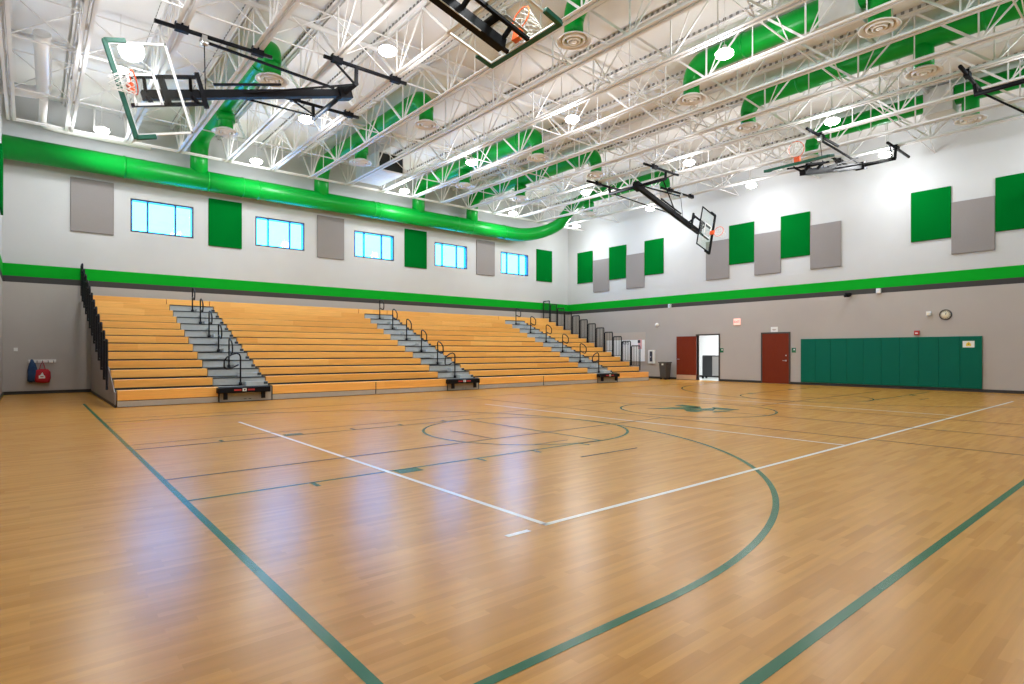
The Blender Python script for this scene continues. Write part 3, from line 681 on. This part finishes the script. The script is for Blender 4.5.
m = MB().box((WX-.05, 18.62, 1.50), (WX-.046, 18.85, 2.0)); m.build('pink_note', M['pink'], wb)
m = MB().box((WX-.052, 18.72, 1.82), (WX-.047, 18.88, 1.97)); m.build('dark_photo', M['ink'], wb)
a = bbox('defibrillator_cabinet', 17.81, 18.15, .76, 1.45, .14, M['white'], 'white wall cabinet with a dark window beside the whiteboard', 'wall cabinet')
MB().box((WX-.146, 17.89, .86), (WX-.139, 18.06, 1.38)).build('cabinet_window', M['ink'], a); MB().box((WX-.15, 17.97, 1.07), (WX-.145, 18.02, 1.12)).build('label_sticker', M['white'], a)
e = bbox('exit_sign', 13.22, 13.53, 2.56, 2.85, .06, M['exit'], 'lit EXIT sign on the far wall between the two doors', 'exit sign')
text('EXIT', e, (WX-.062, 13.375, 2.70), .135, M['exitred'])
s = bbox('notice_sign', 11.55, 11.85, 2.2, 2.42, .01, M['white'], 'small white paper sign above the closed door', 'sign', 0)
MB().box((WX-.013, 11.62, 2.29), (WX-.010, 11.78, 2.33)).box((WX-.013, 11.65, 2.26), (WX-.010, 11.75, 2.275)).build('print', M['tack'], s)
for y, lab in ((14.14, 'small green room sign beside the open doorway'), (10.88, 'small green room sign beside the closed door')):
    s = bbox('room_sign', y-.085, y+.085, 1.32, 1.52, .012, M['signgreen'], lab, 'sign', .002)
    MB().box((WX-.015, y-.05, 1.42), (WX-.012, y+.01, 1.47)).build('sign_print', M['white'], s)
# clock
t = thing('wall_clock', 'round wall clock with cream face and dark rim above the green mats', 'clock', (WX, 5.69, 2.64))
MB().lathe((WX-.002, 5.69, 2.64), [(0, .02), (.15, .02), (.155, .05), (.175, .05), (.185, .02), (.185, 0)], 32, (-1, 0, 0)).build('clock_rim', M['frame'], t)
MB().lathe((WX-.024, 5.69, 2.64), [(0, .004), (.15, .004), (.15, 0)], 32, (-1, 0, 0)).build('clock_face', M['cream'], t)
m = MB()
for k in range(12):
    a_ = PI/6*k; p_ = V((WX-.030, 5.69+.125*math.sin(a_), 2.64+.125*math.cos(a_))); m.box(p_-V((.001, .006, .012)), p_+V((.001, .006, .012)))
m.build('hour_mark', M['ink'], t)
m = MB(); m.bar((WX-.032, 5.69, 2.64), (WX-.032, 5.70, 2.75), .008, .004, V((1, 0, 0))); m.build('minute_hand', M['ink'], t)
m = MB(); m.bar((WX-.032, 5.69, 2.64), (WX-.032, 5.66, 2.715), .012, .004, V((1, 0, 0))); m.build('hour_hand', M['ink'], t)
s = bbox('motion_sensor', 6.10, 6.24, 2.64, 2.78, .09, M['white'], 'small white sensor box beside the clock', 'sensor'); MB().box((WX-.10, 6.13, 2.67), (WX-.088, 6.21, 2.72)).build('sensor_lens', M['cream'], s)
f = bbox('fire_alarm', 6.45, 6.61, 1.95, 2.11, .07, M['red'], 'small red fire alarm just above the green mats', 'fire alarm'); MB().box((WX-.085, 6.49, 2.0), (WX-.069, 6.57, 2.04)).build('strobe_lens', M['white'], f)
s = MB().box((WX-.066, 4.88, 1.50), (WX-.0605, 5.20, 1.72)).build('warning_sign', M['white'], loc=(WX-.06, 5.04, 1.5)); tag(s, 'small white sign with a yellow symbol stuck on the green mats', 'sign')
MB().poly([(WX-.067, 4.97, 1.55), (WX-.067, 5.11, 1.55), (WX-.067, 5.10, 1.63), (WX-.067, 5.04, 1.69), (WX-.067, 4.98, 1.63)], (-.002, 0, 0)).build('yellow_symbol', M['yellow'], s)
MB().lathe((WX-.0685, 5.04, 1.61), [(0, .002), (.018, .002), (.018, 0)], 10, (-1, 0, 0)).build('symbol_dot', M['ink'], s)
t = thing('security_camera', 'black security camera bracketed just under the dark wall stripe', 'camera', (WX, 8.74, 3.6))
MB().bar((WX, 8.74, 3.62), (WX-.16, 8.74, 3.60), .04).build('bracket', M['black'], t); MB().lathe((WX-.18, 8.74, 3.61), [(0, .02), (.11, .02), (.12, -.02), (.11, -.09), (.06, -.14), (0, -.15)], 18).build('camera_dome', M['black'], t)
MB().bar((WX-.16, 8.74, 3.55), (WX-.30, 8.82, 3.50), .09).build('camera_body', M['black'], t)
for y, lab in ((7.74, 'small pale box on the dark stripe above the wall mats'), (16.92, 'small pale box on the dark stripe above the open door leaf')):
    t = bbox('wall_beacon', y-.07, y+.07, 3.54, 3.72, .10, M['white'], lab, 'beacon'); MB().box((WX-.115, y-.04, 3.6), (WX-.099, y+.04, 3.68)).build('beacon_lens', M['chrome'], t)
t = MB().lathe((WX-.001, 17.7, 2.72), [(.10, 0), (.10, .04), (.07, .09), (0, .11)], 18, (-1, 0, 0)).build('wall_speaker_dome', M['white'], loc=(WX, 17.7, 2.72)); tag(t, 'small white dome on the far wall above the whiteboard cabinet', 'sensor')
# trash can
t = thing('trash_can', 'tall dark grey wheeled bin by the open door leaf', 'trash can', (23.93, 16.88, 0))
m = MB(); x, y = 23.93, 16.88
def frustum(m, c, a0, b0, z0, a1, b1, z1):
    v = [m.bm.verts.new((c[0]+sx*a, c[1]+sy*b, z)) for (a, b, z) in ((a0, b0, z0), (a1, b1, z1)) for sx, sy in ((-1,-1),(1,-1),(1,1),(-1,1))]
    for f in ((0,3,2,1),(4,5,6,7),(0,1,5,4),(1,2,6,5),(2,3,7,6),(3,0,4,7)): m.bm.faces.new([v[i] for i in f])
frustum(m, (x, y), .19, .17, .08, .23, .21, .80); m.build('bin_body', M['bin'], t, .03)
MB().box((x-.25, y-.24, .80), (x+.25, y+.24, .86)).build('bin_rim', M['bin'], t, .02)
MB().box((x-.235, y-.06, .70), (x-.225, y+.04, .78)).build('label_sticker', M['white'], t)
for a_, b_ in ((-1,-1),(1,-1),(1,1),(-1,1)):
    m = MB().tube([(x+a_*.14, y+b_*.14-.02, .04), (x+a_*.14, y+b_*.14+.02, .04)], .04, 12); m.box((x+a_*.14-.02, y+b_*.14-.03, .05), (x+a_*.14+.02, y+b_*.14+.03, .09)); m.build('caster', M['black'], t)
# cart in the hall
t = thing('rolling_cart', 'dark folded table cart standing in the bright hall behind the doorway', 'cart', (26.4, 15.6, 0))
x, y = 26.5, 15.9
MB().box((x-.22, y-.15, .12), (x+.22, y+.42, 1.18)).build('cart_body', M['cart'], t, .05)
m = MB()
for k in range(6): m.box((x-.2+.07*k, y-.62, .16), (x-.185+.07*k, y-.15, 1.12))
m.build('slat', M['chrome'], t)
MB().box((x-.24, y-.68, 1.12), (x+.24, y+.2, 1.17)).build('cart_top', M['cart'], t)
for a_, b_ in ((-.16, -.6), (.16, -.6), (.16, .4), (-.16, .4)):
    m = MB().tube([(x+a_-.02, y+b_, .055), (x+a_+.02, y+b_, .055)], .055, 12); m.box((x+a_-.02, y+b_-.02, .06), (x+a_+.02, y+b_+.02, .16)); m.build('caster', M['black'], t)
# hooks, jacket and bag in the left corner
t = thing('coat_hook_rail', 'white coat hook rail on the wall left of the bleachers', 'coat hooks', (.3, WY, 1.05))
MB().box((-.03, WY-.03, 1.0), (.66, WY-.002, 1.10)).build('rail_board', M['white'], t, .004)
for k in range(5):
    xx = .04+.14*k; MB().tube([(xx, WY-.03, 1.07), (xx, WY-.07, 1.06), (xx, WY-.085, 1.03), (xx, WY-.075, 1.0), (xx, WY-.10, 1.0)], .008, 6).build('hook', M['ink'], t)
def cloth(name, outline, y, th, m, puff, lab, cat, loc):
    """outline in x,z grown into a soft thick body"""
    mb = MB(); cx = sum(p[0] for p in outline)/len(outline); cz = sum(p[1] for p in outline)/len(outline); lay = []
    for q, dy in ((.97, 0), (1, -th*.35), (.93, -th*.8), (.72, -th), (.35, -th*1.08)):
        lay.append([mb.bm.verts.new((cx+(px-cx)*q, y+dy+ (puff*math.sin(px*70+pz*9) if dy else 0), cz+(pz-cz)*q)) for px, pz in outline])
    n_ = len(outline)
    for a_, b_ in zip(lay[:-1], lay[1:]):
        for k in range(n_):
            f = mb.bm.faces.new((a_[k], a_[(k+1) % n_], b_[(k+1) % n_], b_[k])); f.smooth = True
    mb.bm.faces.new(lay[0]); f = mb.bm.faces.new(lay[-1][::-1]); f.smooth = True
    return tag(mb.build(name, m, loc=loc), lab, cat)
j = cloth('jacket', [(.02, 1.10), (.06, 1.12), (.09, 1.09), (.12, 1.0), (.155, .9), (.18, .78), (.17, .62), (.16, .45), (.13, .38), (.08, .40), (.06, .36), (.03, .38), (0, .37), (-.04, .40), (-.06, .42), (-.055, .6), (-.06, .75), (-.035, .9), (0, 1.02)], WY-.04, .13, M['jacket'], .012, 'navy blue jacket hanging from the coat hook rail', 'jacket', (.05, WY-.04, 1.05))
MB().tube([(.03, WY-.11, 1.07), (.06, WY-.13, .95), (.065, WY-.16, .8), (.05, WY-.17, .6), (.055, WY-.15, .42)], .008, 6).build('zip', M['ink'], j)
MB().tube([(.11, WY-.09, .98), (.15, WY-.13, .8), (.15, WY-.15, .6), (.13, WY-.14, .46)], [.03, .04, .035, .03], 10).build('sleeve', M['jacket'], j)
b = cloth('tote_bag', [(.14, .78), (.30, .80), (.46, .79), (.52, .70), (.525, .50), (.49, .36), (.40, .345), (.28, .35), (.16, .37), (.11, .42), (.10, .60)], WY-.035, .16, M['redbag'], .006, 'red bag with a white emblem hanging from the coat hook rail', 'bag', (.32, WY-.035, .8))
for dy in (.05, .12): MB().tube([(.24, WY-dy, .76), (.26, WY-dy, .9), (.31, WY-.075, 1.04), (.36, WY-dy, .9), (.39, WY-dy, .76)], .011, 6).build('bag_strap', M['redbag'], b)
MB().poly([(x, WY-.214, z) for x, z in ((.22, .50), (.38, .50), (.38, .56), (.34, .62), (.31, .70), (.27, .62), (.22, .58))], (0, -.006, 0)).build('white_emblem', M['white'], b)
MB().box((.26, WY-.224, .54), (.34, WY-.220, .57)).build('emblem_bar', M['red'], b)
s = MB().box((-.39, WY-.012, 1.37), (-.29, WY-.001, 1.48)).build('light_switch', M['white'], loc=(-.34, WY, 1.42)); tag(s, 'small white switch plate on the wall left of the coat hooks', 'light switch'); MB().box((-.36, WY-.02, 1.41), (-.32, WY-.012, 1.45)).build('toggle', M['white'], s)
tag(MB().box((BX+.001, 21.4, 5.36), (BX+.055, 22.6, 7.15)).build('acoustic_panel', M['panelg'], bevel=.012, loc=(BX, 22, 5.36)), 'green fabric panel on the left end wall seen edge-on', 'wall panel')

# ---------------------------------------------------------------- sky, sun-less daylight and camera
w = bpy.data.worlds.new('sky'); bpy.context.scene.world = w; w.use_nodes = True
bg = w.node_tree.nodes['Background']; bg.inputs[0].default_value = SKYC; bg.inputs[1].default_value = SKYS
cd = bpy.data.cameras.new('camera'); cam = bpy.data.objects.new('camera', cd); C.objects.link(cam)
cd.sensor_width = 36; cd.lens = 36*576.311/1024; cd.shift_y = 10.088/1024; cd.clip_start = .05; cd.clip_end = 200
cam.location = (0, 0, 1.342); cam.rotation_euler = (PI/2, 0, .874 - PI/2)
sc = bpy.context.scene; sc.camera = cam
sc.view_settings.view_transform = 'Standard'; sc.view_settings.look = 'None'; sc.view_settings.gamma = 1; sc.view_settings.use_curve_mapping = False
sc.view_settings.exposure = EXPO
sc.cycles.use_denoising = True; sc.cycles.max_bounces = 10; sc.cycles.diffuse_bounces = 5; sc.cycles.glossy_bounces = 4; sc.cycles.transparent_max_bounces = 12
sc.cycles.sample_clamp_indirect = 6; sc.cycles.caustics_reflective = False; sc.cycles.caustics_refractive = False
